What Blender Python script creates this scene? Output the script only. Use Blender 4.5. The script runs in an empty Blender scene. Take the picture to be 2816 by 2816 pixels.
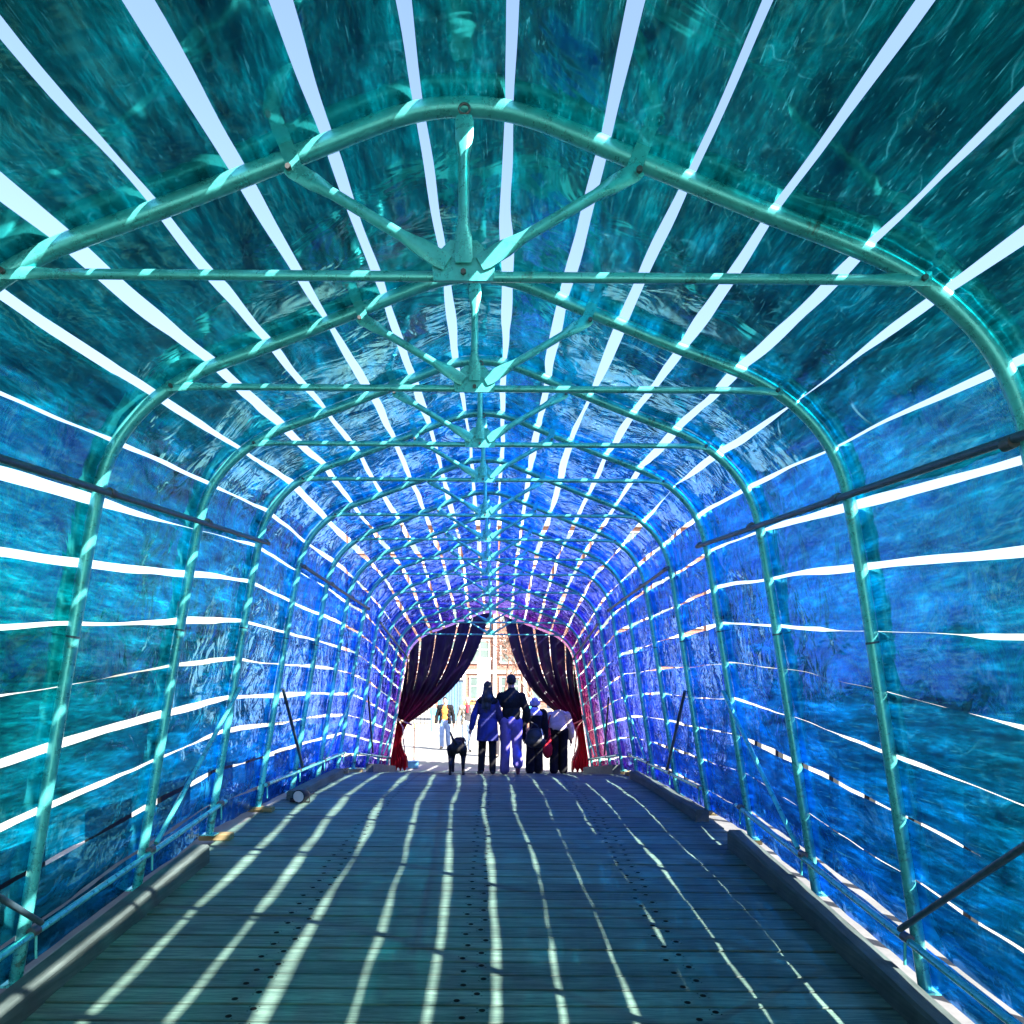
import bpy, bmesh, math, random
from mathutils import Vector, Matrix, noise, Quaternion

random.seed(7)
SC = bpy.context.scene
COL = SC.collection
R = math.radians

# ------------------------------------------------------------------ camera
GZ = 2.30                      # lens height above the outdoor paving
CX = 0.13                      # lens is a little right of the tunnel axis
cd = bpy.data.cameras.new('camera')
cam = bpy.data.objects.new('camera', cd); COL.objects.link(cam)
cam.location = (CX, 0.0, GZ)
cam.rotation_euler = (R(90), 0, 0)
cam.rotation_euler = (Matrix.Rotation(R(90), 3, 'X') @ Matrix.Rotation(0.0075, 3, 'Z')).to_euler()
cd.sensor_width = 36; cd.lens = 36 * 2300 / 2816
cd.shift_x = 46 / 2816; cd.shift_y = 472 / 2816
cd.clip_start = 0.05; cd.clip_end = 2000
SC.camera = cam

# ------------------------------------------------------------------ sky, sun, exposure
SUN_TRAVEL = Vector((-0.93, 0.85, -1.0)).normalized()
w = bpy.data.worlds.new('World'); SC.world = w; w.use_nodes = True
nt = w.node_tree; bg = nt.nodes['Background']
sky = nt.nodes.new('ShaderNodeTexSky'); sky.sky_type = 'NISHITA'; sky.sun_disc = False
sky.sun_elevation = math.asin(-SUN_TRAVEL.z)
sky.sun_rotation = math.atan2(-SUN_TRAVEL.x, -SUN_TRAVEL.y)
sky.air_density = 1.0; sky.dust_density = 1.6; sky.ozone_density = 1.0
nt.links.new(sky.outputs[0], bg.inputs[0]); bg.inputs[1].default_value = 0.082
sl = bpy.data.lights.new('sun', 'SUN'); sl.energy = 5.0; sl.angle = R(0.5); sl.color = (1.0, 0.96, 0.9)
so = bpy.data.objects.new('sun', sl); COL.objects.link(so)
so.rotation_euler = SUN_TRAVEL.to_track_quat('-Z', 'Y').to_euler(); so.location = (20, -20, 30)
SC.view_settings.view_transform = 'Standard'; SC.view_settings.look = 'None'
SC.view_settings.exposure = 2.5; SC.view_settings.gamma = 1.0
SC.view_settings.use_curve_mapping = False
SC.render.engine = 'CYCLES'
cy = SC.cycles
cy.max_bounces = 6; cy.diffuse_bounces = 3; cy.glossy_bounces = 3; cy.transmission_bounces = 4
cy.transparent_max_bounces = 12; cy.use_adaptive_sampling = True; cy.adaptive_threshold = 0.025; cy.caustics_reflective = False; cy.caustics_refractive = False
cy.sample_clamp_indirect = 6.0; cy.use_denoising = True
try: cy.denoiser = 'OPENIMAGEDENOISE'
except Exception: pass

# ------------------------------------------------------------------ material helpers
class NT:
    def __init__(s, name):
        s.m = bpy.data.materials.new(name); s.m.use_nodes = True
        s.t = s.m.node_tree; s.t.nodes.clear()
        s.out = s.t.nodes.new('ShaderNodeOutputMaterial')
    def n(s, typ, **kw):
        nd = s.t.nodes.new('ShaderNode' + typ)
        for k, v in kw.items():
            if k.startswith('i_'):
                key = k[2:]; key = int(key) if key.isdigit() else key.replace('_', ' ')
                nd.inputs[key].default_value = v
            else: setattr(nd, k, v)
        return nd
    def l(s, a, b): s.t.links.new(a, b)
    def coord(s, scale=(1, 1, 1), kind='Object', rot=(0, 0, 0)):
        tc = s.n('TexCoord'); mp = s.n('Mapping')
        mp.inputs['Scale'].default_value = scale; mp.inputs['Rotation'].default_value = rot
        s.l(tc.outputs[kind], mp.inputs['Vector']); return mp.outputs['Vector']
    def noise(s, vec, scale, detail=5, rough=0.6, dist=0.0):
        nd = s.n('TexNoise'); nd.inputs['Scale'].default_value = scale; nd.inputs['Detail'].default_value = detail
        nd.inputs['Roughness'].default_value = rough; nd.inputs['Distortion'].default_value = dist
        s.l(vec, nd.inputs['Vector']); return nd.outputs['Fac']
    def ramp(s, fac, stops, interp='LINEAR'):
        r = s.n('ValToRGB'); e = r.color_ramp; e.interpolation = interp
        while len(e.elements) < len(stops): e.elements.new(0.5)
        for el, (p, c) in zip(e.elements, stops):
            el.position = p; el.color = (c, c, c, 1) if isinstance(c, (int, float)) else (*c, 1)
        s.l(fac, r.inputs[0]); return r.outputs[0]
    def math(s, op, a, b=None, clamp=False):
        m = s.n('Math', operation=op, use_clamp=clamp)
        for i, v in enumerate((a, b)):
            if v is None: continue
            if isinstance(v, (int, float)): m.inputs[i].default_value = v
            else: s.l(v, m.inputs[i])
        return m.outputs[0]
    def mix(s, fac, a, b, mode='MIX'):
        m = s.n('Mix', data_type='RGBA', blend_type=mode)
        for sock, v in ((m.inputs[0], fac), (m.inputs[6], a), (m.inputs[7], b)):
            if isinstance(v, (int, float)): sock.default_value = v
            elif isinstance(v, tuple): sock.default_value = (*v, 1)
            else: s.l(v, sock)
        return m.outputs[2]
    def bump(s, h, strength=0.3, dist=0.01):
        b = s.n('Bump'); b.inputs['Strength'].default_value = strength; b.inputs['Distance'].default_value = dist
        s.l(h, b.inputs['Height']); return b.outputs[0]
    def principled(s, col, rough=0.6, metal=0.0, normal=None, spec=0.5):
        p = s.n('BsdfPrincipled')
        for sock, v in ((p.inputs['Base Color'], col), (p.inputs['Roughness'], rough), (p.inputs['Metallic'], metal)):
            if isinstance(v, (int, float)): sock.default_value = v
            elif isinstance(v, tuple): sock.default_value = (*v, 1)
            else: s.l(v, sock)
        p.inputs['Specular IOR Level'].default_value = spec
        if normal is not None: s.l(normal, p.inputs['Normal'])
        s.l(p.outputs[0], s.out.inputs[0]); return s.m

def plain(name, col, rough=0.7, metal=0.0, var=0.25, scale=8.0, bump=0.15, spec=0.4, bd=0.01):
    t = NT(name); v = t.coord()
    f = t.noise(v, scale, 6, 0.65)
    c = t.mix(1.0, col, t.ramp(f, [(0.25, 1 - var), (0.75, 1 + var)]), 'MULTIPLY')
    f2 = t.noise(v, scale * 5, 4, 0.6)
    return t.principled(c, rough, metal, t.bump(f2, bump, bd), spec)

M = {}
# galvanised tube
t = NT('galvanised'); v = t.coord((1, 1, 1))
f = t.noise(v, 14, 6, 0.7); f2 = t.noise(v, 90, 3, 0.6)
c = t.mix(1.0, (0.10, 0.60, 0.58), t.ramp(f, [(0.3, 0.72), (0.7, 1.12)]), 'MULTIPLY')
rm = t.ramp(t.noise(v, 6.5, 7, 0.75, 0.4), [(0.60, 0.0), (0.68, 0.75)])
c = t.mix(rm, c, (0.07, 0.075, 0.05))
M['tube'] = t.principled(c, t.ramp(f, [(0.3, 0.22), (0.7, 0.38)]), 0.5, t.bump(f2, 0.08, 0.004))
M['dark_tube'] = plain('dark_steel', (0.06, 0.11, 0.14), 0.45, 0.5, 0.3, 20, 0.1)
M['bolt'] = plain('bolt_steel', (0.12, 0.12, 0.12), 0.5, 0.7, 0.2, 30, 0.1)

# coloured plastic film: teal near the entrance, blue then violet and rose towards the exit
def film(name, trans, transl, gloss_rough, dark=1.0):
    t = NT(name)
    tc = t.n('TexCoord'); sep = t.n('SeparateXYZ'); t.l(tc.outputs['Object'], sep.inputs[0])
    x, y, z = sep.outputs
    oi = t.n('ObjectInfo')
    # smeared dirt and rub marks of the film itself
    smear = t.noise(t.coord((2.6, 0.9, 2.6), rot=(0.1, 0.2, 0.35)), 1.5, 5, 0.66, 1.0)
    streak = t.noise(t.coord((9, 1.1, 9), rot=(0.0, 0.5, -0.35)), 1.5, 4, 0.66, 0.4)
    pos = t.math('ADD', y, t.math('ADD', t.math('MULTIPLY', t.math('MAXIMUM', x, 0.0), 0.7), t.math('MULTIPLY', t.math('MINIMUM', x, 0.0), 0.5)))
    pos = t.math('ADD', pos, t.math('MULTIPLY', t.math('SUBTRACT', smear, 0.5), 4.0))
    pos = t.math('ADD', pos, t.math('MULTIPLY', t.math('MAXIMUM', t.math('SUBTRACT', 2.9, z), 0.0), 1.15))
    pos = t.math('DIVIDE', pos, 24.0, True)
    hue = t.ramp(pos, [(0.0, (0.0, 0.118, 0.118)), (0.17, (0.0, 0.138, 0.150)), (0.29, (0.0, 0.122, 0.26)),
                       (0.39, (0.0, 0.110, 0.46)), (0.62, (0.004, 0.060, 0.56)), (0.78, (0.018, 0.020, 0.42)), (0.89, (0.10, 0.005, 0.24)), (1.0, (0.34, 0.004, 0.07))])
    dirt_shade = t.math('MULTIPLY', t.ramp(smear, [(0.30, 0.06), (0.42, 0.65), (0.58, 1.2), (0.72, 2.1)]), t.ramp(streak, [(0.30, 0.30), (0.52, 1.0), (0.70, 2.0)]))
    brush = t.noise(t.coord((26, 2.4, 26), rot=(0.35, -0.25, 0.45)), 1.8, 4, 0.7, 1.1)
    dirt_shade = t.math('MULTIPLY', dirt_shade, t.ramp(brush, [(0.30, 0.35), (0.5, 0.95), (0.68, 1.75)]))
    dirt_shade = t.math('MULTIPLY', dirt_shade, t.math('ADD', 0.8 * dark, t.math('MULTIPLY', oi.outputs['Random'], 0.4 * dark)))
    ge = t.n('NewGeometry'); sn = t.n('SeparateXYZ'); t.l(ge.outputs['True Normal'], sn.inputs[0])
    dirt_shade = t.math('MULTIPLY', dirt_shade, t.mix(t.ramp(t.math('DIVIDE', y, 22.0, True), [(0.18, 0.0), (0.36, 0.75)]), t.ramp(t.math('ABSOLUTE', sn.outputs[2]), [(0.45, 1.05), (0.85, 0.46)]), (1.05, 1.05, 1.05)))      # shade painted into the film colour of the near roof strips
    scr = t.ramp(t.noise(t.coord((46, 0.9, 46), rot=(0.22, 0.1, 0.2)), 2.6, 3, 0.55, 0.5), [(0.63, 0.0), (0.72, 0.8)])
    dirt_shade = t.math('MULTIPLY', dirt_shade, t.ramp(t.math('DIVIDE', t.math('ADD', x, 2.6), 5.2, True), [(0.0, 1.75), (0.25, 1.2), (0.5, 0.95), (0.8, 0.68), (1.0, 0.46)]))      # light balance painted in: left wall film brightened, right wall film dimmed
    cn = t.noise(t.coord((1.0, 0.55, 1.0), rot=(0.3, 0.2, 0.1)), 3.4, 2, 0.5, 0.6)
    crease = t.ramp(t.math('ABSOLUTE', t.math('SUBTRACT', cn, 0.5)), [(0.0, 1.0), (0.010, 0.0)])
    crease = t.math('MULTIPLY', crease, t.ramp(streak, [(0.48, 0.0), (0.66, 0.7)]))
    scr = t.math('MULTIPLY', t.math('MAXIMUM', scr, crease), 0.26)
    col = t.mix(1.0, hue, dirt_shade, 'MULTIPLY')
    tcol = t.mix(1.0, col, (trans, trans, trans), 'MULTIPLY')
    lcol = t.mix(1.0, col, (transl, transl, transl), 'MULTIPLY')
    lcol = t.mix(scr, lcol, (0.03, 0.22, 0.27))
    v5 = t.coord((1, 1, 1))
    big = t.noise(v5, 2.9, 3, 0.5, 0.7)
    amt = t.ramp(t.math('DIVIDE', y, 22.0, True), [(0.0, 0.10), (0.22, 0.28), (0.45, 1.3), (1.0, 2.6)])
    nrm = t.bump(t.math('MULTIPLY', big, amt), 0.8, 0.06)
    tr = t.n('BsdfTransparent'); t.l(tcol, tr.inputs[0])
    tl = t.n('BsdfTranslucent'); t.l(lcol, tl.inputs[0])
    gl = t.n('BsdfGlossy'); gl.inputs['Roughness'].default_value = gloss_rough; t.l(nrm, gl.inputs['Normal'])
    gcol = t.mix(t.ramp(t.math('DIVIDE', y, 22.0, True), [(0.1, 0.8), (0.5, 0.70)]), (0.8, 0.95, 1.0), t.mix(1.0, hue, (3.0, 3.0, 3.0), 'MULTIPLY')); t.l(gcol, gl.inputs[0])
    fr = t.n('Fresnel'); fr.inputs['IOR'].default_value = 1.45; t.l(nrm, fr.inputs['Normal'])
    m1 = t.n('AddShader'); t.l(tr.outputs[0], m1.inputs[0]); t.l(tl.outputs[0], m1.inputs[1])
    m2 = t.n('MixShader'); t.l(t.math('MULTIPLY', fr.outputs[0], t.ramp(t.math('DIVIDE', y, 22.0, True), [(0.1, 0.42), (0.45, 0.65)])), m2.inputs[0]); t.l(m1.outputs[0], m2.inputs[1]); t.l(gl.outputs[0], m2.inputs[2])
    t.l(m2.outputs[0], t.out.inputs[0])
    return t.m
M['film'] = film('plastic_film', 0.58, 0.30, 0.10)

# curtain film: dark indigo, crimson towards the hem
t = NT('curtain_film')
tc = t.n('TexCoord'); sep = t.n('SeparateXYZ'); t.l(tc.outputs['Object'], sep.inputs[0])
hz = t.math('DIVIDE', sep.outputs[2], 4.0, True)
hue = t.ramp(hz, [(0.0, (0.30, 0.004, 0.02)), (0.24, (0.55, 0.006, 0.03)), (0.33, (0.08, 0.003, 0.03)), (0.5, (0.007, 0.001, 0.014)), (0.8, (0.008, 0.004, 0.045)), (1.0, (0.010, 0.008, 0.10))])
f = t.noise(t.coord((5, 5, 1.0)), 2.0, 6, 0.65, 0.5)
col = t.mix(1.0, hue, t.ramp(f, [(0.3, 0.5), (0.7, 1.3)]), 'MULTIPLY')
tr = t.n('BsdfTranslucent'); t.l(col, tr.inputs[0])
di = t.n('BsdfPrincipled'); t.l(t.mix(1.0, col, (0.5, 0.5, 0.5), 'MULTIPLY'), di.inputs['Base Color']); di.inputs['Roughness'].default_value = 0.28
mx = t.n('MixShader'); mx.inputs[0].default_value = 0.55; t.l(tr.outputs[0], mx.inputs[1]); t.l(di.outputs[0], mx.inputs[2])
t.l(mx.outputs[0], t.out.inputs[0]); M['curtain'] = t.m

# deck timber
t = NT('deck_timber'); oi = t.n('ObjectInfo')
tc = t.n('TexCoord'); addv = t.n('VectorMath', operation='ADD'); t.l(tc.outputs['Object'], addv.inputs[0])
cmb = t.n('CombineXYZ')
t.l(t.math('MULTIPLY', oi.outputs['Random'], 37.0), cmb.inputs[0]); t.l(t.math('MULTIPLY', oi.outputs['Random'], 91.0), cmb.inputs[2]); t.l(cmb.outputs[0], addv.inputs[1])
mp = t.n('Mapping'); mp.inputs['Scale'].default_value = (1.1, 16, 16); t.l(addv.outputs[0], mp.inputs[0])
g = t.noise(mp.outputs[0], 2.2, 8, 0.7, 0.8)
mp2 = t.n('Mapping'); mp2.inputs['Scale'].default_value = (3.0, 90, 60); t.l(addv.outputs[0], mp2.inputs[0])
g2 = t.noise(mp2.outputs[0], 1.6, 5, 0.7, 0.3)
blot = t.noise(addv.outputs[0], 1.7, 5, 0.6)
c = t.ramp(g, [(0.25, (0.020, 0.060, 0.050)), (0.5, (0.098, 0.172, 0.138)), (0.75, (0.18, 0.285, 0.225))])
c = t.mix(1.0, c, t.ramp(g2, [(0.3, 0.62), (0.6, 1.1)]), 'MULTIPLY')
c = t.mix(1.0, c, t.ramp(blot, [(0.3, 0.6), (0.55, 1.0), (0.75, 1.2)]), 'MULTIPLY')
c = t.mix(1.0, c, t.ramp(oi.outputs['Random'], [(0, 0.7), (1, 1.22)]), 'MULTIPLY')
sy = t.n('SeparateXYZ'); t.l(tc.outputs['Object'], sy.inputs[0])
c = t.mix(1.0, c, t.ramp(t.math('ADD', t.math('ABSOLUTE', sy.outputs[1]), t.math('MULTIPLY', g, 0.02)), [(0.080, 1.0), (0.100, 0.55)]), 'MULTIPLY')   # colour darker towards the long board edges
h = t.math('ADD', g, t.math('MULTIPLY', g2, 0.5))
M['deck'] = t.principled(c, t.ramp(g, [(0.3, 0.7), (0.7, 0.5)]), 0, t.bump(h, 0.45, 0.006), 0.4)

# weathered kerb timber
t = NT('kerb_timber'); v = t.coord((22, 1.0, 22)); g = t.noise(v, 2, 7, 0.7, 0.5); b = t.noise(t.coord(), 2.5, 5, 0.6)
c = t.mix(1.0, t.ramp(g, [(0.25, (0.04, 0.062, 0.058)), (0.7, (0.105, 0.135, 0.125))]), t.ramp(b, [(0.3, 0.6), (0.7, 1.1)]), 'MULTIPLY')
M['kerb'] = t.principled(c, 0.75, 0, t.bump(g, 0.35, 0.005), 0.3)
t = NT('fresh_timber'); v = t.coord((3, 20, 20)); g = t.noise(v, 2, 6, 0.7, 0.5)
M['block'] = t.principled(t.ramp(g, [(0.25, (0.13, 0.10, 0.045)), (0.7, (0.24, 0.185, 0.09))]), 0.7, 0, t.bump(g, 0.3, 0.004), 0.3)
M['slab'] = plain('bridge_slab', (0.12, 0.12, 0.12), 0.9, 0, 0.3, 3, 0.3)
# outdoor paving
t = NT('paving'); v = t.coord(); a = t.noise(v, 0.35, 6, 0.6); b = t.noise(v, 9, 5, 0.6)
c = t.mix(1.0, t.ramp(a, [(0.3, (0.24, 0.23, 0.21)), (0.7, (0.36, 0.34, 0.31))]), t.ramp(b, [(0.3, 0.85), (0.7, 1.08)]), 'MULTIPLY')
M['paving'] = t.principled(c, 0.9, 0, t.bump(b, 0.2, 0.01), 0.2)
# brick
t = NT('brick_wall'); tc = t.n('TexCoord')
mp = t.n('Mapping'); mp.inputs['Rotation'].default_value = (R(90), 0, 0); t.l(tc.outputs['Object'], mp.inputs[0])
br = t.n('TexBrick'); t.l(mp.outputs[0], br.inputs[0]); br.inputs['Scale'].default_value = 1.0
br.inputs['Brick Width'].default_value = 0.45; br.inputs['Row Height'].default_value = 0.15; br.inputs['Mortar Size'].default_value = 0.02
br.inputs['Color1'].default_value = (0.26, 0.11, 0.08, 1); br.inputs['Color2'].default_value = (0.19, 0.075, 0.055, 1); br.inputs['Mortar'].default_value = (0.22, 0.17, 0.14, 1)
M['brick'] = t.principled(br.outputs[0], 0.9, 0, None, 0.2)
M['stone'] = plain('pale_stone', (0.62, 0.58, 0.54), 0.85, 0, 0.12, 3, 0.2)
M['glass'] = plain('window_glass', (0.10, 0.14, 0.13), 0.12, 0, 0.3, 1.2, 0.02, 0.8)
M['frame_white'] = plain('white_frame', (0.75, 0.74, 0.72), 0.5, 0, 0.08)
M['bark'] = plain('bare_bark', (0.24, 0.13, 0.095), 0.9, 0, 0.3, 10, 0.4)
M['black_iron'] = plain('black_iron', (0.02, 0.022, 0.025), 0.5, 0.3, 0.2)
M['skin'] = plain('skin', (0.42, 0.22, 0.15), 0.5, 0, 0.08, 20, 0.05)
M['skin_pale'] = plain('skin_pale', (0.60, 0.38, 0.28), 0.5, 0, 0.08, 20, 0.05)
M['hair'] = plain('dark_hair', (0.012, 0.010, 0.009), 0.45, 0, 0.4, 60, 0.5)
M['grey_hair'] = plain('grey_hair', (0.30, 0.27, 0.24), 0.6, 0, 0.3, 60, 0.4)
def cloth(name, col, rough=0.85, var=0.25): M[name] = plain(name, col, rough, 0, var, 6, 0.6, 0.2, 0.02)
cloth('black_knit', (0.012, 0.012, 0.014)); cloth('black_cloth', (0.008, 0.008, 0.010)); cloth('blue_coat', (0.035, 0.04, 0.16))
cloth('jeans', (0.17, 0.14, 0.46)); cloth('pale_jeans', (0.30, 0.38, 0.52)); cloth('mid_jeans', (0.16, 0.24, 0.46)); cloth('orange_shirt', (0.75, 0.22, 0.05))
cloth('grey_knit', (0.05, 0.045, 0.05)); cloth('tan_jacket', (0.26, 0.23, 0.18)); cloth('red_cloth', (0.45, 0.02, 0.035)); cloth('beige_jacket', (0.62, 0.50, 0.44))
cloth('lilac_cloth', (0.42, 0.40, 0.62)); cloth('cream_cloth', (0.66, 0.58, 0.48)); cloth('white_cloth', (0.75, 0.74, 0.74))
M['fur'] = plain('black_fur', (0.010, 0.009, 0.009), 0.6, 0, 0.4, 70, 0.8, 0.3)
M['black_leather'] = plain('black_leather', (0.008, 0.007, 0.007), 0.6, 0, 0.3, 25, 0.3, 0.5)
M['pink_leather'] = plain('pink_leather', (0.36, 0.10, 0.16), 0.5, 0, 0.2)
M['rope'] = plain('hemp_rope', (0.45, 0.34, 0.24), 0.85, 0, 0.25, 40, 0.5)
M['orange_pole'] = plain('orange_pole', (0.55, 0.20, 0.10), 0.5, 0, 0.15)
M['blue_plastic'] = plain('blue_plastic', (0.10, 0.34, 0.55), 0.45, 0, 0.1)
M['blue_panel'] = plain('blue_panel', (0.10, 0.16, 0.26), 0.5, 0, 0.2)
M['white_paint'] = plain('white_paint', (0.78, 0.76, 0.77), 0.45, 0, 0.05)
M['pink_paint'] = plain('pink_paint', (0.60, 0.20, 0.28), 0.45, 0, 0.1)
M['car_paint'] = plain('car_paint', (0.70, 0.70, 0.70), 0.25, 0.0, 0.03)
M['car_dark'] = plain('car_dark_paint', (0.03, 0.04, 0.06), 0.25, 0.0, 0.1)
M['rubber'] = plain('rubber', (0.02, 0.02, 0.02), 0.8)
M['leaf_yellow'] = plain('yellow_shrub', (0.38, 0.30, 0.05), 0.8, 0, 0.4, 20, 0.3)
M['lens'] = plain('lamp_lens', (0.55, 0.52, 0.50), 0.12, 0, 0.1)
M['sand'] = plain('sand_kerb', (0.50, 0.42, 0.26), 0.85)

# ------------------------------------------------------------------ mesh helpers
class MB:
    def __init__(s): s.v = []; s.f = []
    def add(s, vs, fs):
        b = len(s.v); s.v += [tuple(p) for p in vs]; s.f += [tuple(i + b for i in f) for f in fs]; return s
    def box(s, c, d, rot=None):
        hx, hy, hz = d[0] / 2, d[1] / 2, d[2] / 2
        vs = [Vector((x, y, z)) for x in (-hx, hx) for y in (-hy, hy) for z in (-hz, hz)]
        if rot is not None: vs = [rot @ q for q in vs]
        vs = [q + Vector(c) for q in vs]
        return s.add(vs, [(0, 1, 3, 2), (4, 6, 7, 5), (0, 4, 5, 1), (2, 3, 7, 6), (0, 2, 6, 4), (1, 5, 7, 3)])
    def bevbox(s, c, d, b=0.01, rot=None):
        # box with chamfered edges: octagon in xz extruded along y, ends tapered
        hx, hy, hz = d[0] / 2, d[1] / 2, d[2] / 2
        def ring(y, k):
            x, z = hx - k, hz - k
            return [(-x + b, y, -z), (x - b, y, -z), (x, y, -z + b), (x, y, z - b), (x - b, y, z), (-x + b, y, z), (-x, y, z - b), (-x, y, -z + b)]
        vs = []
        for y, k in ((-hy, b), (-hy + b, 0), (hy - b, 0), (hy, b)): vs += ring(y, k)
        vs = [Vector(q) for q in vs]
        if rot is not None: vs = [rot @ q for q in vs]
        vs = [q + Vector(c) for q in vs]
        fs = [tuple(range(7, -1, -1)), tuple(range(24, 32))]
        for r in range(3):
            for i in range(8): fs.append((r * 8 + i, r * 8 + (i + 1) % 8, r * 8 + 8 + (i + 1) % 8, r * 8 + 8 + i))
        fs = [f[::-1] for f in fs]
        return s.add(vs, fs)
    def tube(s, pts, r, n=10, caps=True, flat=None):
        """pts: list of points; r: radius or list; flat: list of (scale_u, scale_v) per point"""
        pts = [Vector(p) for p in pts]; m = len(pts)
        rr = r if isinstance(r, (list, tuple)) else [r] * m
        t0 = (pts[1] - pts[0]).normalized()
        up = Vector((0, 1, 0)) if abs(t0.y) < 0.9 else Vector((0, 0, 1))
        vs = []
        for i in range(m):
            a = pts[max(i - 1, 0)]; b = pts[min(i + 1, m - 1)]
            t = (b - a).normalized()
            u = (up - t * up.dot(t)).normalized(); v = t.cross(u); up = u
            fu, fv = flat[i] if flat else (1, 1)
            for k in range(n):
                q = 2 * math.pi * k / n
                vs.append(pts[i] + u * (math.cos(q) * rr[i] * fu) + v * (math.sin(q) * rr[i] * fv))
        fs = []
        for i in range(m - 1):
            for k in range(n): fs.append((i * n + k, i * n + (k + 1) % n, (i + 1) * n + (k + 1) % n, (i + 1) * n + k))
        if caps: fs.append(tuple(range(n))[::-1]); fs.append(tuple(range((m - 1) * n, m * n)))
        return s.add(vs, fs)
    def ellipsoid(s, c, r, rot=None, nu=14, nv=9):
        vs = [Vector((0, 0, -r[2]))]
        for j in range(1, nv):
            th = -math.pi / 2 + math.pi * j / nv
            for i in range(nu):
                ph = 2 * math.pi * i / nu
                vs.append(Vector((r[0] * math.cos(th) * math.cos(ph), r[1] * math.cos(th) * math.sin(ph), r[2] * math.sin(th))))
        vs.append(Vector((0, 0, r[2]))); top = len(vs) - 1
        fs = [(0, 1 + (i + 1) % nu, 1 + i) for i in range(nu)]
        for j in range(nv - 2):
            for i in range(nu): fs.append((1 + j * nu + i, 1 + j * nu + (i + 1) % nu, 1 + (j + 1) * nu + (i + 1) % nu, 1 + (j + 1) * nu + i))
        b = 1 + (nv - 2) * nu
        fs += [(b + i, b + (i + 1) % nu, top) for i in range(nu)]
        if rot is not None: vs = [rot @ q for q in vs]
        return s.add([q + Vector(c) for q in vs], fs)
    def capsule(s, a, ra, b, rb, n=12):
        a = Vector(a); b = Vector(b); t = (b - a)
        t = t.normalized() if t.length > 1e-6 else Vector((0, 0, 1))
        pts = []; rs = []
        for k in (0.02, 0.35, 0.7, 0.93): pts.append(a - t * ra * math.sqrt(max(0, 1 - k * k))); rs.append(ra * k)
        pts.append(a); rs.append(ra); pts.append(b); rs.append(rb)
        for k in (0.93, 0.7, 0.35, 0.02): pts.append(b + t * rb * math.sqrt(max(0, 1 - k * k))); rs.append(rb * k)
        return s.tube(pts, rs, n)
    def mesh(s, name, mat, smooth=True):
        me = bpy.data.meshes.new(name); me.from_pydata(s.v, [], s.f); me.update()
        if mat: me.materials.append(M[mat] if isinstance(mat, str) else mat)
        if smooth: me.polygons.foreach_set('use_smooth', [True] * len(me.polygons))
        return me
    def build(s, name, mat, parent=None, smooth=True, auto=True, **tags):
        me = s.mesh(name, mat, smooth)
        if smooth and auto:
            try: me.set_sharp_from_angle(angle=R(38))
            except Exception: pass
        return link(name, me, parent, **tags)

def link(name, me, parent=None, loc=None, rot=None, **tags):
    o = bpy.data.objects.new(name, me); COL.objects.link(o)
    if parent: o.parent = parent
    if loc: o.location = loc
    if rot: o.rotation_euler = rot
    for k, v in tags.items(): o[k] = v
    return o
def empty(name, loc, label, category, group=None, rz=0.0):
    o = bpy.data.objects.new(name, None); COL.objects.link(o); o.location = loc; o.rotation_euler = (0, 0, rz)
    o.empty_display_size = 0.1
    o['label'] = label; o['category'] = category
    if group: o['group'] = group
    return o
def copy_tree(o, parent=None):
    c = o.copy(); COL.objects.link(c); c.parent = parent
    for ch in [q for q in bpy.data.objects if q.parent == o]: copy_tree(ch, c)
    return c
ORD = ['', 'first', 'second', 'third', 'fourth', 'fifth', 'sixth', 'seventh', 'eighth', 'ninth', 'tenth', 'eleventh', 'twelfth']

# ------------------------------------------------------------------ tunnel geometry tables
S = 1.61
def ya(i): return (i + 0.95) * S
TIE = {-3: .94, -2: 1.085, -1: 1.232, 0: 1.379, 1: 1.526, 2: 1.674, 3: 1.817, 4: 1.94, 5: 1.927, 6: 1.925, 7: 1.905, 8: 1.88, 9: 1.748, 10: 1.579, 11: 1.405, 12: 1.224, 13: 1.05}
DECK = {-4: -2.3, -3: -2.3, -2: -2.27, -1: -2.17, 0: -2.04, 1: -1.893, 2: -1.746, 3: -1.612, 4: -1.52, 5: -1.48, 6: -1.48, 7: -1.50, 8: -1.565, 9: -1.715, 10: -1.885, 11: -2.055, 12: -2.22, 13: -2.30, 14: -2.30, 15: -2.30}
def lerp_table(T, u):
    i = math.floor(u); a, b = min(T), max(T)
    if u <= a: return T[a]
    if u >= b: return T[b]
    return T[i] + (T[i + 1] - T[i]) * (u - i)
def tie_z(y): return lerp_table(TIE, y / S - 0.95) + GZ
def deck_z(y):
    u = y / S - 0.95
    return sum(lerp_table(DECK, u + k) for k in (-0.5, -0.25, 0, 0.25, 0.5)) / 5 + GZ
PROF = [(0, .64), (.13, .632), (.26, .60), (.40, .545), (.55, .482), (.85, .362), (1.13, .25), (1.42, .145), (1.58, .08), (1.72, .0), (1.85, -.10), (1.96, -.215), (2.045, -.345), (2.10, -.48), (2.135, -.62), (2.22, -1.10), (2.33, -1.80), (2.45, -2.55), (2.56, -3.24), (2.585, -3.40)]
def profile_points(off):
    """half profile pushed outwards by off"""
    out = []
    for i, (x, h) in enumerate(PROF):
        a = PROF[max(i - 1, 0)]; b = PROF[min(i + 1, len(PROF) - 1)]
        tx, th = b[0] - a[0], b[1] - a[1]
        if i == 0: tx, th = 1, 0
        L = math.hypot(tx, th); out.append((x - th / L * off * -1 * -1, h + tx / L * off))
    # normal of tangent (tx,th) pointing outwards is (-th, tx)
    return out
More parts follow.
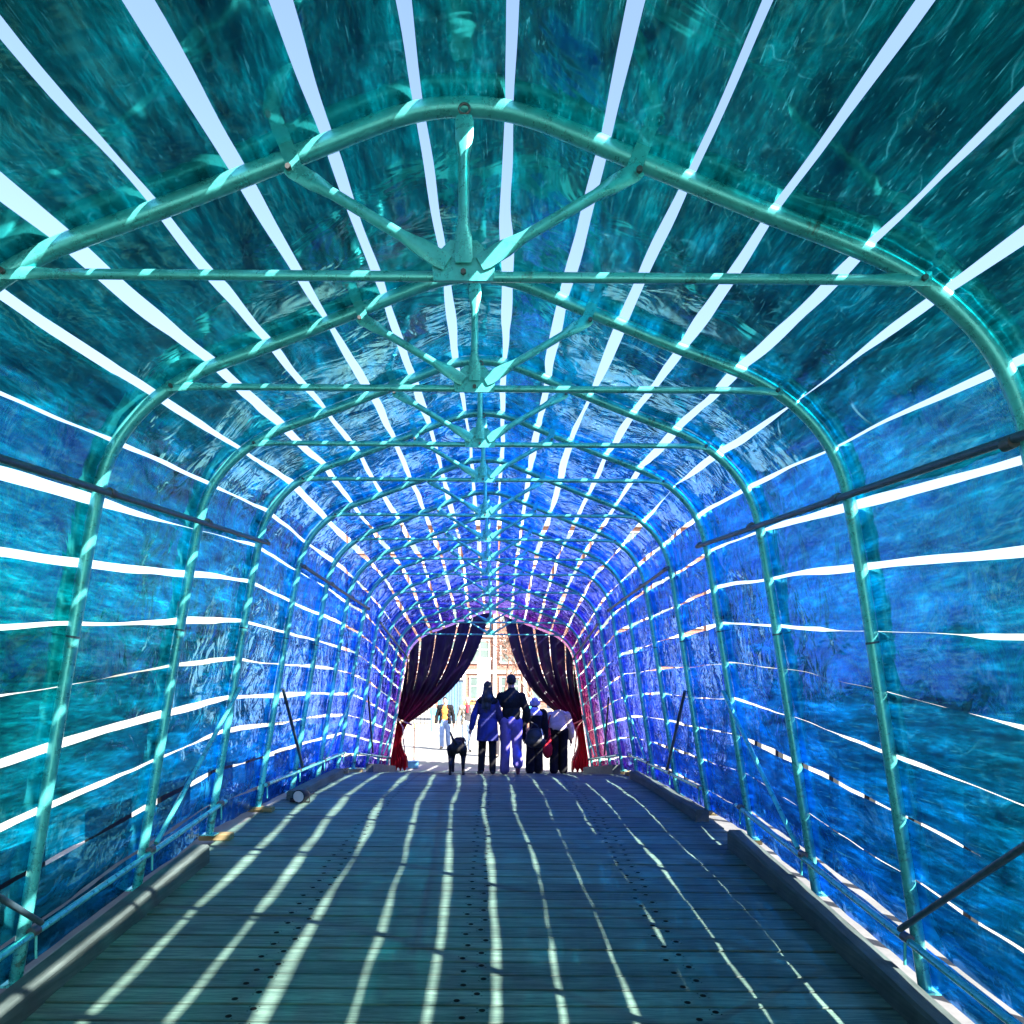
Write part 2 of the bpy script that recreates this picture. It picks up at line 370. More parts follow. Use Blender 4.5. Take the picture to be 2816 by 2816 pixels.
class Section:
    def __init__(s, off):
        p = profile_points(off); s.p = p; s.s = [0.0]
        for i in range(1, len(p)): s.s.append(s.s[-1] + math.hypot(p[i][0] - p[i - 1][0], p[i][1] - p[i - 1][1]))
        s.L = s.s[-1]
    def at(s, q):
        sg = 1 if q >= 0 else -1; a = min(abs(q), s.L)
        for i in range(1, len(s.s)):
            if a <= s.s[i] + 1e-9:
                k = (a - s.s[i - 1]) / (s.s[i] - s.s[i - 1]); x = s.p[i - 1][0] + (s.p[i][0] - s.p[i - 1][0]) * k; h = s.p[i - 1][1] + (s.p[i][1] - s.p[i - 1][1]) * k
                tx, th = s.p[i][0] - s.p[i - 1][0], s.p[i][1] - s.p[i - 1][1]; L = math.hypot(tx, th)
                return sg * x, h, sg * -th / L, tx / L
        return sg * s.p[-1][0], s.p[-1][1], sg, 0
def prof_x(h):
    for i in range(9, len(PROF)):
        if PROF[i][1] <= h:
            a, b = PROF[i - 1], PROF[i]; k = (h - a[1]) / (b[1] - a[1]); return a[0] + (b[0] - a[0]) * k
    return PROF[-1][0]

# ------------------------------------------------------------------ ground, bridge slab and timber deck
g = MB(); g.add([(-600, -300, 0), (600, -300, 0), (600, 900, 0), (-600, 900, 0)], [(0, 1, 2, 3)])
g.build('ground', 'paving', kind='structure', smooth=False)
sb = MB(); ys = [-6 + 0.4 * k for k in range(0, 69)]
HW = 3.6
for y in ys:
    zt = deck_z(y) - 0.055
    sb.v += [(-HW, y, zt), (HW, y, zt), (HW, y, min(-0.05, zt - 0.3)), (-HW, y, min(-0.05, zt - 0.3))]
n = len(ys)
for i in range(n - 1):
    for k in range(4): sb.f.append((i * 4 + k, i * 4 + (k + 1) % 4, i * 4 + 4 + (k + 1) % 4, i * 4 + 4 + k))
sb.f += [(3, 2, 1, 0), (n * 4 - 4, n * 4 - 3, n * 4 - 2, n * 4 - 1)]
slab = sb.build('bridge_slab', 'slab', kind='structure', smooth=False)

for sg, side in ((-1, 'left'), (1, 'right')):
    y0_, y1_ = -4.0, 21.0
    pr = empty('bridge_parapet', (sg * 3.42, 8.0, 0), ('black plate parapet of the bridge outside the left wall' if sg < 0 else 'black post and rail parapet of the bridge outside the right wall'), 'parapet')
    nb_ = 16 if sg < 0 else 32
    pm_ = MB().bevbox((0, 0, 0), ((.05, .85, .42) if sg < 0 else (.07, .09, 1.0)), .01).mesh('panel', 'black_iron', False)
    for k in range(nb_):
        y_ = y0_ + (y1_ - y0_) * (k + .5) / nb_; zz = deck_z(y_) - .055
        link('panel' if sg < 0 else 'post', pm_, pr, (0, y_ - 8.0, zz + (.24 if sg < 0 else .50)))
deck = bpy.data.objects.new('boardwalk', None); COL.objects.link(deck); deck['kind'] = 'structure'
def plank_mesh(seed, rows):
    """one board with real countersunk bolt holes: the top is tiled with cells, hole cells get a ring and a cup"""
    rnd = random.Random(seed); W, D, T = 5.1, 0.178, 0.045
    mb = MB(); hx, hy = W / 2, D / 2; b = 0.004
    holes = []
    for x in rows:
        holes += [(x - 0.055 + rnd.uniform(-.012, .012), -0.042), (x + 0.055 + rnd.uniform(-.012, .012), 0.042)]
    holes.sort()
    r = 0.019; n = 12
    # columns: each hole owns a column of width .06
    xs = [-hx + b]; cols = []
    for (x, y) in holes:
        cols.append((xs[-1], x - 0.03, None)); cols.append((x - 0.03, x + 0.03, (x, y))); xs.append(x + 0.03)
    cols.append((xs[-1], hx - b, None))
    zt = 0.0; yb = hy - b; cups = []
    for x0, x1, hole in cols:
        if hole is None:
            mb.add([(x0, -yb, zt), (x1, -yb, zt), (x1, yb, zt), (x0, yb, zt)], [(0, 1, 2, 3)]); continue
        cx, cyy = hole; y0, y1 = cyy - 0.03, cyy + 0.03
        if y0 > -yb: mb.add([(x0, -yb, zt), (x1, -yb, zt), (x1, y0, zt), (x0, y0, zt)], [(0, 1, 2, 3)])
        if y1 < yb: mb.add([(x0, y1, zt), (x1, y1, zt), (x1, yb, zt), (x0, yb, zt)], [(0, 1, 2, 3)])
        ring = []; outer = []
        for k in range(n):
            a = 2 * math.pi * k / n; ca, sa = math.cos(a), math.sin(a); m = max(abs(ca), abs(sa))
            ring.append((cx + r * ca, cyy + r * sa, zt)); outer.append((cx + 0.03 * ca / m, cyy + 0.03 * sa / m, zt))
        low = [(p[0], p[1], zt - 0.024) for p in ring]
        vs = outer + ring + low
        fs = []
        for k in range(n):
            j = (k + 1) % n
            fs.append((k, j, n + j, n + k)); fs.append((n + k, n + j, 2 * n + j, 2 * n + k))
        fs.append(tuple(range(2 * n, 3 * n)))
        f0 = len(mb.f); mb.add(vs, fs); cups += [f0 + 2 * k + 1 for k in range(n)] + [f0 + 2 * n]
    # chamfers and sides
    A = [(-hx + b, -yb, 0), (hx - b, -yb, 0), (hx - b, yb, 0), (-hx + b, yb, 0)]
    B = [(-hx, -hy, -b), (hx, -hy, -b), (hx, hy, -b), (-hx, hy, -b)]
    Cc = [(-hx, -hy, -T), (hx, -hy, -T), (hx, hy, -T), (-hx, hy, -T)]
    fs = []
    for k in range(4):
        j = (k + 1) % 4
        fs += [(4 + k, 4 + j, j, k), (8 + k, 8 + j, 4 + j, 4 + k)]
    fs.append((11, 10, 9, 8))
    mb.add(A + B + Cc, fs)
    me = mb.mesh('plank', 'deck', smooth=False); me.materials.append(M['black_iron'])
    for q in cups: me.polygons[q].material_index = 1  # hole walls and floors coloured near black
    return me
ROWS = [-1.24, 0.01, 1.27]
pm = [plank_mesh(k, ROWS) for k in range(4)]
yy = -4.5; k = 0; rnd = random.Random(3)
while yy < 21.5:
    sl_ = (deck_z(yy + .05) - deck_z(yy - .05)) / .1
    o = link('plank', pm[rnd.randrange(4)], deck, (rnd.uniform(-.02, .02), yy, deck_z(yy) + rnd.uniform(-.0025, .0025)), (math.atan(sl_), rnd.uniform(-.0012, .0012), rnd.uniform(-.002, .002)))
    yy += 0.190 * math.cos(math.atan(sl_)) + rnd.uniform(0, .003)

# ------------------------------------------------------------------ steel arch
def make_arch():
    root = empty('steel_arch', (0, 0, 0), 'x', 'arch', 'steel arches carrying the plastic cover')
    pts = [(-x, 0, h) for x, h in reversed(PROF[1:])] + [(x, 0, h) for x, h in PROF]
    # refine with chaikin for a smooth bend
    for _ in range(2):
        q = [pts[0]]
        for a, b in zip(pts[:-1], pts[1:]):
            q.append(tuple(a[i] * .75 + b[i] * .25 for i in range(3))); q.append(tuple(a[i] * .25 + b[i] * .75 for i in range(3)))
        q.append(pts[-1]); pts = q
    MB().tube(pts, 0.036, 12).build('arch_tube', 'tube', root, auto=False)
    # tie bar with flattened ends
    L = 1.74
    MB().tube([(-L, -0.03, -.01), (-L + .03, -0.03, -.008), (-L + .10, -0.012, -.003), (-L + .2, 0, 0), (L - .2, 0, 0), (L - .10, -0.012, -.003), (L - .03, -0.03, -.008), (L, -0.03, -.01)],
              [.03, .03, .025, .019, .019, .025, .03, .03], 10, flat=[(.18, 1), (.18, 1), (.6, 1.05), (1, 1), (1, 1), (.6, 1.05), (.18, 1), (.18, 1)]).build('tie_bar', 'tube', root)
    # hub plate
    hub = MB().add([(-.11, -.022, -.03), (.11, -.022, -.03), (.12, -.022, .05), (.05, -.022, .12), (-.05, -.022, .12), (-.12, -.022, .05)] + [(-.11, -.034, -.03), (.11, -.034, -.03), (.12, -.034, .05), (.05, -.034, .12), (-.05, -.034, .12), (-.12, -.034, .05)],
                   [(0, 1, 2, 3, 4, 5), (11, 10, 9, 8, 7, 6)] + [(k, 6 + k, 6 + (k + 1) % 6, (k + 1) % 6) for k in range(6)]).build('hub_plate', 'tube', root, smooth=False)
    for x, z in ((-.075, .05), (.075, .05), (0, .085), (0, 0)):
        MB().tube([(x, -.034, z), (x, -.046, z)], .011, 6).build('bolt', 'bolt', hub, smooth=False)
    # struts with flattened ends
    def strut(a, b, y, name):
        a = Vector(a); b = Vector(b); d = (b - a); P = [a, a + d * .04, a + d * .16, a + d * .28, a + d * .72, a + d * .84, a + d * .96, b]
        P = [Vector((p.x, y, p.z)) for p in P]
        MB().tube(P, [.030, .036, .034, .021, .021, .034, .036, .028], 10, flat=[(.14, 1), (.14, 1), (.4, 1), (1, 1), (1, 1), (.4, 1), (.14, 1), (.14, 1)]).build(name, 'tube', root)
    strut((-.06, 0, .03), (-.655, 0, .385), -.042, 'strut')
    strut((.06, 0, .03), (.655, 0, .385), -.042, 'strut')
    strut((0, 0, .03), (0, 0, .575), -.048, 'king_post')
    for sg in (-1, 1):
        br = MB(); ang = sg * math.atan(.40)
        rot = Matrix.Rotation(ang, 3, 'Y')
        br.box((sg * .645, -.038, .425), (.055, .007, .15), rot)
        b_ = br.build('bracket', 'tube', root, smooth=False)
        MB().tube([(sg * .648, -.036, .375), (sg * .648, -.062, .375)], .012, 6).build('bolt', 'bolt', b_, smooth=False)
        # splice sleeve on the post, end bolts, foot plate
        h = -1.42; x = prof_x(h) * sg; x2 = prof_x(h - .012) * sg
        MB().tube([(x, 0, h), (x2, 0, h - .012)], .0385, 12).build('splice_ring', 'dark_tube', root)
        MB().tube([(sg * 1.71, -.036, -.01), (sg * 1.71, -.05, -.01)], .012, 6).build('bolt', 'bolt', root, smooth=False)
        MB().box((sg * 2.585, 0, -3.394), (.14, .14, .012)).build('foot_plate', 'tube', root, smooth=False)
    # apex eye bolt
    ring = [(.02 * math.cos(a), -.045, .60 + .02 * math.sin(a)) for a in [2 * math.pi * k / 12 for k in range(13)]]
    MB().tube(ring, .005, 6, caps=False).build('eye_bolt', 'bolt', root)
    return root
arch0 = make_arch()
first = True
for i in range(-1, 13):
    o = arch0 if first else copy_tree(arch0); first = False
    o.location = (0, ya(i), TIE[i] + GZ)
    if i < 1: o['label'] = ['steel arch overhead just ahead of the viewpoint, out of frame', 'steel arch just behind the viewpoint, out of frame'][-i]
    elif i == 12: o['label'] = 'last steel arch, standing right before the gathered curtains'
    elif i == 1: o['label'] = 'nearest and largest steel arch with big star of struts'
    else: o['label'] = 'tubular steel arch with tie bar and struts, %s counting from the viewer' % ORD[i]

# ------------------------------------------------------------------ side pipes, base pipes, kerbs, braces, blocks by module of four arches
PLACE = ['of the nearest frames', 'of the middle frames', 'of the farthest frames']
for mod, (a, b) in enumerate(((1, 4), (5, 8), (9, 12))):
    for sg, side in ((-1, 'left'), (1, 'right')):
        h = -0.60; x = sg * (prof_x(h) - .058)
        p0 = Vector((x, ya(a) - .12, TIE[a] + GZ + h)); p1 = Vector((x, ya(b) + .12, TIE[b] + GZ + h))
        r_ = empty('side_rail', ((p0 + p1) / 2)[:], 'dark steel pipe at head height along the %s side %s' % (side, PLACE[mod]), 'rail', 'side rails')
        c0 = (p0 + p1) / 2
        MB().tube([p0 - c0, p1 - c0], .020, 12).build('pipe', 'dark_tube', r_)
        for i in range(a, b + 1):
            q = Vector((x, ya(i) + .03, TIE[i] + GZ + h)) - c0
            MB().tube([q + Vector((0, -.03, 0)), q + Vector((0, .03, 0))], .026, 12).build('clamp', 'bolt', r_)
        # base pipe
        h = -3.10; x = sg * (prof_x(h) - .06)
        p0 = Vector((x, ya(a) - .05, TIE[a] + GZ + h)); p1 = Vector((x, ya(b) + .15, TIE[b] + GZ + h)); c0 = (p0 + p1) / 2
        r_ = empty('base_rail', c0[:], 'galvanised pipe low along the foot of the %s wall %s' % (side, PLACE[mod]), 'rail', 'base rails')
        MB().tube([p0 - c0, p1 - c0], .021, 10).build('pipe', 'tube', r_)
        for i in range(a, b + 1):
            q = Vector((x, ya(i), TIE[i] + GZ + h)) - c0
            MB().tube([q + Vector((0, -.035, 0)), q + Vector((0, .035, 0))], .028, 10).build('clamp', 'bolt', r_)
            MB().tube([q + Vector((0, .02, -.01)), q + Vector((0, .02, -.16))], .008, 6).build('stake', 'tube', r_)
        # kerb timber under the posts
        p0 = Vector((sg * 2.40, (ya(a) + (.9 if sg < 0 else -.45)) if mod else ya(a) - 1.2, 0)); p1 = Vector((sg * 2.40, ya(b) - (.75 if mod == 0 and sg < 0 else .1 if mod != 1 else .8), 0))
        segs = 6; kb = MB(); W_, H_ = .15, .17
        P = []
        for k in range(segs + 1):
            y = p0.y + (p1.y - p0.y) * k / segs
            zb = deck_z(y) - .01; zt = max(tie_z(max(min(y, ya(b)), ya(a))) + (TIE[b] - TIE[a]) / 3 / S * min(0, y - ya(a)) - 3.29, zb + .06)
            xi = p0.x - sg * W_ / 2; xo = p0.x + sg * W_ / 2; e = .018
            ring = [(xi, y, zb), (xi, y, zt - e), (xi + sg * e, y, zt), (xo - sg * e, y, zt), (xo, y, zt - e), (xo, y, zb)]
            P += ring if sg > 0 else ring
        fs = []
        for k in range(segs):
            for j in range(6):
                q = (k * 6 + j, k * 6 + (j + 1) % 6, k * 6 + 6 + (j + 1) % 6, k * 6 + 6 + j)
                fs.append(q if sg < 0 else q[::-1])
        fs += [tuple(range(6)), tuple(range(segs * 6, segs * 6 + 6))[::-1]]
        kb.add(P, fs).build('kerb_beam', 'kerb', None, smooth=False, label='weathered grey timber kerb under the %s posts %s' % (side, PLACE[mod]), category='kerb', group='kerb beams')
        # wall braces: a dark one leaning from the first arch, a light one up to the last arch
        def node(i, h, off): return Vector((sg * (prof_x(h) - off), ya(i), TIE[i] + GZ + h))
        MB().tube([node(a, -2.0, .06), node(a + 1, -3.05, .09)], .019, 10).build('wall_brace', 'dark_tube', None, label='dark diagonal brace at the front end, %s side %s' % (side, PLACE[mod]), category='brace', group='wall braces')
        MB().tube([node(a + 2, -3.05, .09), node(b, -2.0, .06)], .019, 10).build('wall_brace', 'tube', None, label='pale diagonal brace at the far end, %s side %s' % (side, PLACE[mod]), category='brace', group='wall braces')
        # timber packing blocks at the module ends
        for i, wh in ((a, 'front'), (b, 'back')):
            if i in (1, 12): continue
            zb = deck_z(ya(i)); zt = TIE[i] + GZ - 3.40
            y_ = ya(i) + (.0 if i == a else .10)
            d_ = max(.055, zt - zb - .004)
            MB().bevbox((sg * 2.55, y_, zb + .003 + d_ / 2), (.30, .14, d_), .006, ).build('packing_block', 'block', None, smooth=False, label='yellowish timber block under the %s %s post %s' % (wh, side, PLACE[mod]), category='timber block', group='packing blocks')

# ------------------------------------------------------------------ plastic strips
SEC = Section(0.040)
PITCH = 0.36
cover = empty('plastic_cover', (0, 0, 0), 'blue and teal translucent plastic strips wrapped over the arches with gaps between', 'tunnel cover')
NB = 16                                          # subdivisions per bay
u0, u1 = -3.0, 12.45
nu = int((u1 - u0) * NB)
kmax = int((SEC.L - 0.03) / PITCH)
def gap_half(g, u):
    # half width of the slit between strip g and g+1; here and there it closes
    base = 0.0240 + 0.009 * noise.noise(Vector((g * 3.17, 0.5, 2.0)))
    if g >= 6 or g <= -7: base -= 0.008
    else: base += 0.005 * abs(math.sin(math.pi * u))
    amp = 0.034 if g == 5 else 0.024
    v = base + amp * noise.noise(Vector((g * 7.7, u * 0.75, 0.0))) + 0.006 * noise.noise(Vector((g * 1.7, u * 3.1, 5.0)))
    if 9 <= g <= 13:
        m = (noise.noise(Vector((g * 5.13, u * 0.85, 21.0))) + 0.22) / 0.2
        v = 0.0015 + (v - 0.004 - 0.0015) * max(0.0, min(1.0, m))
    return max(0.0015, v)
def gap_shift(g, u): return 0.035 * noise.noise(Vector((g * 2.3 + 11, u * 0.55, 9.0))) + 0.012 * noise.noise(Vector((g * 5.3, u * 2.3, 3.0)))
for k in range(-kmax, kmax + 1):
    nv = 7 if abs(k) < 7 else 6
    mb = MB(); 
    for a in range(nu + 1):
        u = u0 + (u1 - u0) * a / nu; y = ya(u)
        zt = lerp_table(TIE, u) + GZ
        sL = (k - .5) * PITCH + gap_shift(k - 1, u) + gap_half(k - 1, u)
        sR = (k + .5) * PITCH + gap_shift(k, u) - gap_half(k, u)
        if k == -kmax: sL = max(sL, -SEC.L + .02)
        if k == kmax: sR = min(sR, SEC.L - .02)
        fr = u - math.floor(u); bay = math.sin(math.pi * fr)                       # 0 at arches, 1 mid bay
        dist = min(1.0, max(0.0, (u - 1.0) / 9.0))
        for b in range(nv + 1):
            q = sL + (sR - sL) * b / nv; x, h, nx, nz = SEC.at(q)
            wv = noise.noise(Vector((q * 3.0, u * 1.3, 4.0 + k)))
            wr = noise.noise(Vector((q * 9.0, u * 5.0, 14.0 + k * 2)))
            wr2 = noise.noise(Vector((q * 16.0, u * 12.0, 30.0 + k)))
            edge = abs(2 * b / nv - 1) ** 2
            d = bay * (-0.012 + 0.016 * wv + (0.006 + 0.022 * dist) * wr + (0.002 + 0.011 * dist) * wr2 + 0.006 * edge * wr)
            d -= 0.010 * bay * (1 if abs(q) < 2.0 else -.6)
            mb.v.append((x + nx * d, y, zt + h + nz * d))
    W_ = nv + 1
    for a in range(nu):
        for b in range(nv): mb.f.append((a * W_ + b, a * W_ + b + 1, (a + 1) * W_ + b + 1, (a + 1) * W_ + b))
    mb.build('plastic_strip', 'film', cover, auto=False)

# ------------------------------------------------------------------ curtains at the exit
yc = ya(12) + .42
def curtain(sg, label):
    zg = deck_z(yc); zt = lerp_table(TIE, 12.25) + GZ
    root = empty('curtain', (sg * 2.3, yc, zg), label, 'curtain', 'exit curtains')
    N = 6; TB = Vector((sg * 2.36, yc + .02, GZ - .97))                          # tieback
    sec = Section(-.02)
    s_in, s_out = (.02 if sg < 0 else .34), 2.95
    for k in range(N):
        ed = [0, .16, .30, .50, .66, .82, 1.0] if sg < 0 else [0, .14, .33, .48, .68, .85, 1.0]
        e0 = s_in + (s_out - s_in) * ed[k]; e1_ = s_in + (s_out - s_in) * ed[k + 1]; e1 = s_in + (s_out - s_in) * (k + 1) / N - (.03, .055, .035, .05, .04, 0)[k]
        if k == N - 1: e1 = s_out
        mb = MB(); nr, ncl = 26, 6
        for r in range(nr + 1):
            t_ = r / nr
            for c in range(ncl + 1):
                f = c / ncl; gp = (.028 + .03 * (k % 2)) * max(0, 1 - 1.25 * t_) * (1 + .6 * noise.noise(Vector((k * 3.3, t_ * 4, sg)))) if k < N - 1 else 0; s_ = e0 + (e1_ - gp + .03 * t_ - e0) * f
                x, h, nx, nz = sec.at(sg * s_)
                top = Vector((x, yc, zt + h))
                # point in the bundle at the tieback
                idx = (s_ - s_in) / (s_out - s_in)
                bun = TB + Vector((-sg * (.30 - .30 * idx) * .9, 0, -.06 + .10 * idx))
                p = top.lerp(bun, t_)
                sagf = math.sin(math.pi * t_) * (1 - idx)
                p.x -= sg * sagf * .34; p.z -= sagf * .22
                p.y += .05 * math.sin(idx * 31 + 2 * noise.noise(Vector((idx * 4, t_ * 2, sg * 2)))) * (.4 + t_) + .05 * noise.noise(Vector((s_ * 6, t_ * 3, sg * 7)))
                mb.v.append(tuple(p - root.location))
        # tail below the tieback
        for r in range(1, 13):
            t_ = r / 12
            for c in range(ncl + 1):
                f = c / ncl; s_ = e0 + (e1_ + .03 - e0) * f; idx = (s_ - s_in) / (s_out - s_in)
                bun = TB + Vector((-sg * (.30 - .30 * idx) * .9, 0, -.06 + .10 * idx))
                foot = Vector((sg * (2.54 - .46 * (1 - idx)), yc, zg + .04 + .05 * math.sin(s_ * 9)))
                p = bun.lerp(foot, t_); p.x += sg * .16 * math.sin(math.pi * min(1, t_ * 1.3)) * (1 - idx) ; p.y += .05 * math.sin(idx * 40 + t_) + .03 * math.sin(s_ * 23)
                mb.v.append(tuple(p - root.location))
        W_ = ncl + 1
        for r in range(nr + 12):
            for c in range(ncl): mb.f.append((r * W_ + c, r * W_ + c + 1, (r + 1) * W_ + c + 1, (r + 1) * W_ + c))
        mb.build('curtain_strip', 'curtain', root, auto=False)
    c0 = TB - root.location
    loop = []
    for k in range(15):
        a = 2 * math.pi * k / 14
        loop.append(c0 + Vector((-sg * .16 + .21 * math.cos(a), .11 * math.sin(a), .0 - sg * .10 * math.cos(a) * -1)))
    MB().tube(loop, .022, 8, caps=False).build('tieback', 'rope', root)
    MB().tube([c0 + Vector((-sg * .02, -.1, .08)), c0 + Vector((-sg * .16, -.12, -.16)), c0 + Vector((-sg * .18, -.12, -.52)), c0 + Vector((-sg * .22, -.1, -.80))], [.02, .02, .018, .012], 8).build('rope_end', 'rope', root)
    return root
curtain(-1, 'dark indigo striped curtain gathered to the left of the exit, red at the hem')
curtain(1, 'dark indigo striped curtain gathered to the right of the exit, crimson at the tieback')

# ------------------------------------------------------------------ floodlight on the deck by the left kerb
zf = deck_z(10.3)
fl = empty('floodlight', (-2.24, 10.3, zf), 'round black floodlight lying on the deck by the left kerb', 'lamp', rz=R(-12))
MB().tube([(0, -.10, .085), (0, -.085, .085), (0, .02, .085), (0, .12, .085), (0, .15, .085)], [.082, .085, .080, .055, .03], 20).build('housing', 'black_iron', fl)
MB().tube([(0, -.104, .085), (0, -.098, .085)], .068, 20).build('lens', 'lens', fl)
MB().tube([(-.095, 0, .085), (-.1, 0, .01), (.1, 0, .01), (.095, 0, .085)], .010, 8).build('yoke', 'black_iron', fl)
MB().box((-.10, .02, .03), (.09, .10, .05)).build('ballast_box', 'black_iron', fl, smooth=False)
MB().tube([(0, .15, .085), (-.02, .25, .03), (-.12, .4, .012), (-.2, .8, .012)], .008, 6).build('cable', 'black_iron', fl)

# ------------------------------------------------------------------ people
def remesh(mb, name, mat, voxel, parent, wrinkle=0.0, seed=0.0, smooth_it=2):
    me = mb.mesh(name + '_raw', None); tmp = bpy.data.objects.new(name + '_raw', me); COL.objects.link(tmp)
    m = tmp.modifiers.new('r', 'REMESH'); m.mode = 'VOXEL'; m.voxel_size = voxel
    s_ = tmp.modifiers.new('s', 'SMOOTH'); s_.iterations = smooth_it; s_.factor = .5
    dg = bpy.context.evaluated_depsgraph_get(); nm = bpy.data.meshes.new_from_object(tmp.evaluated_get(dg))
    bpy.data.objects.remove(tmp); bpy.data.meshes.remove(me)
    nm.name = name; nm.materials.clear(); nm.materials.append(M[mat])
    if wrinkle:
        ns = [v.normal.copy() for v in nm.vertices]
        for v, nn in zip(nm.vertices, ns):
            c = v.co; d = noise.noise(Vector((c.x * 9 + seed, c.y * 9, c.z * 6))) + .6 * noise.noise(Vector((c.x * 20, c.y * 20 + seed, c.z * 14)))
            v.co = c + nn * d * wrinkle
    nm.polygons.foreach_set('use_smooth', [True] * len(nm.polygons))
    return link(name, nm, parent)

def person(loc, rz, H, label, J, clothes, skin='skin', hair=('hair', 'short'), face=True, group=None):
    """J: joint overrides in units of height; facing +y. clothes: list of (name, mat, kind, extra)"""
    root = empty('person', loc, label, 'person', group, rz)
    j = dict(hipL=(-.052, 0, .52), hipR=(.052, 0, .52), kneeL=(-.055, .01, .285), kneeR=(.055, .01, .285), ankL=(-.058, -.01, .045), ankR=(.058, -.01, .045),
             toeL=(-.07, .10, .016), toeR=(.07, .10, .016), pel=(0, 0, .53), waist=(0, 0, .62), chest=(0, 0, .735), neck=(0, .0, .835), head=(0, .012, .925),
             shL=(-.108, 0, .80), shR=(.108, 0, .80), elL=(-.135, -.01, .63), elR=(.135, -.01, .63), wrL=(-.14, .03, .475), wrR=(.14, .03, .475))
    j.update(J); j = {k: Vector(v) * H for k, v in j.items()}
    def C(mb, a, ra, b, rb, add=0.0): mb.capsule(j[a] if isinstance(a, str) else a, ra * H + add, j[b] if isinstance(b, str) else b, rb * H + add)
    ax = (j['neck'] - j['pel']).normalized()
    trot = Vector((0, 0, 1)).rotation_difference(ax).to_matrix()
    def torso(mb, add, lo=True):
        mb.ellipsoid(j['chest'] + ax * .0, ((.098 * H + add), (.063 * H + add), .11 * H + add), trot)
        mb.ellipsoid(j['waist'], ((.080 * H + add), (.056 * H + add), .10 * H + add), trot)
        for s_ in 'LR': C(mb, 'chest', .050, 'sh' + s_, .030, add)
        C(mb, 'sh' + 'L', .028, 'sh' + 'R', .028, add); C(mb, 'neck', .030, j['neck'].lerp(j['chest'], .5), .06, add * .5)
    def pelvis(mb, add): mb.ellipsoid(j['pel'], (.088 * H + add, .066 * H + add, .068 * H + add))
    def leg(mb, s_, add, low='ank'):
        C(mb, 'hip' + s_, .050, 'knee' + s_, .034, add)
        if low == 'ank': C(mb, 'knee' + s_, .034, 'ank' + s_, .022, add); C(mb, j['knee' + s_].lerp(j['ank' + s_], .3) + Vector((0, -.008 * H, 0)), .033, j['knee' + s_].lerp(j['ank' + s_], .7), .024, add)
    def arm(mb, s_, add, frac=1.0):
        C(mb, 'sh' + s_, .030, 'el' + s_, .025, add); C(mb, 'el' + s_, .026, j['el' + s_].lerp(j['wr' + s_], frac), .018 + .008 * (1 - frac), add)
    body = MB(); torso(body, 0); pelvis(body, 0)
    for s_ in 'LR':
        leg(body, s_, 0); arm(body, s_, 0); C(body, 'ank' + s_, .022, 'toe' + s_, .014)
        sg = -1 if s_ == 'L' else 1
        d = (j['wr' + s_] - j['el' + s_]).normalized(); fw = Vector((0, 1, 0)); fw = (fw - d * fw.dot(d)).normalized(); side = d.cross(fw) * sg
        palm = j['wr' + s_] + d * .045 * H
        body.capsule(j['wr' + s_] + d * .01 * H, .016 * H, palm, .020 * H)
        for q, (o_, ln) in enumerate(((-.018, .036), (-.006, .043), (.006, .041), (.018, .032))):
            a = palm + fw * o_ * H + d * .012 * H; b = a + d * ln * .55 * H - side * .004 * H; c_ = b + d * ln * .4 * H - side * .012 * H
            body.capsule(a, .0062 * H, b, .006 * H, 8); body.capsule(b, .006 * H, c_, .005 * H, 8)
        tb = j['wr' + s_] + d * .02 * H + fw * .016 * H
        body.capsule(tb, .008 * H, tb + fw * .016 * H + d * .024 * H, .007 * H, 8); body.capsule(tb + fw * .016 * H + d * .024 * H, .007 * H, tb + fw * .016 * H + d * .045 * H, .006 * H, 8)
    C(body, 'neck', .034, 'head', .032)
    hd = j['head']; hax = (hd - j['neck']).normalized(); hrot = Vector((0, 0, 1)).rotation_difference(hax).to_matrix()
    def hp(x, y, z): return hd + hrot @ Vector((x * H, y * H, z * H))
    body.ellipsoid(hp(0, -.006, .022), (.043 * H, .052 * H, .047 * H), hrot); body.ellipsoid(hp(0, .012, -.018), (.036 * H, .042 * H, .042 * H), hrot)
    body.capsule(hp(0, .05, .012), .005 * H, hp(0, .060, -.008), .009 * H, 8)           # nose
    for sg in (-1, 1): body.ellipsoid(hp(sg * .045, -.002, .002), (.007 * H, .012 * H, .017 * H), hrot)
    bo = remesh(body, 'body', skin, .0085 if not face else .0075, root)
    if face:
        for sg in (-1, 1):
            MB().ellipsoid(hp(sg * .017, .0445, .012), (.007 * H, .005 * H, .0055 * H), hrot, 8, 6).build('eye', 'white_cloth', bo)
            MB().ellipsoid(hp(sg * .017, .0485, .012), (.0032 * H, .002 * H, .0035 * H), hrot, 6, 5).build('pupil', 'black_cloth', bo)
            MB().capsule(hp(sg * .009, .049, .022), .0025 * H, hp(sg * .028, .044, .022), .002 * H, 6).build('eyebrow', hair[0], bo)
        MB().capsule(hp(-.012, .048, -.030), .0035 * H, hp(.012, .048, -.030), .0035 * H, 6).build('mouth', 'pink_leather', bo)
    hm = MB(); hm.ellipsoid(hp(0, -.012, .028), (.048 * H, .054 * H, .047 * H), hrot)
    if hair[1] == 'short': hm.ellipsoid(hp(0, -.022, .002), (.043 * H, .036 * H, .04 * H), hrot)
    if hair[1] == 'long':
        hm.ellipsoid(hp(0, -.022, -.01), (.050 * H, .042 * H, .06 * H), hrot)
        hm.capsule(hp(0, -.03, -.03), .052 * H, hp(.0, -.05, -.11), .070 * H); hm.capsule(hp(0, -.045, -.10), .06 * H, hp(-.01, -.062, -.20), .03 * H)
        for q in range(5): hm.capsule(hp(-.05 + .022 * q, -.07, -.10), .016 * H, hp(-.055 + .02 * q, -.072, -.235 - .02 * (q % 3)), .006 * H, 8)
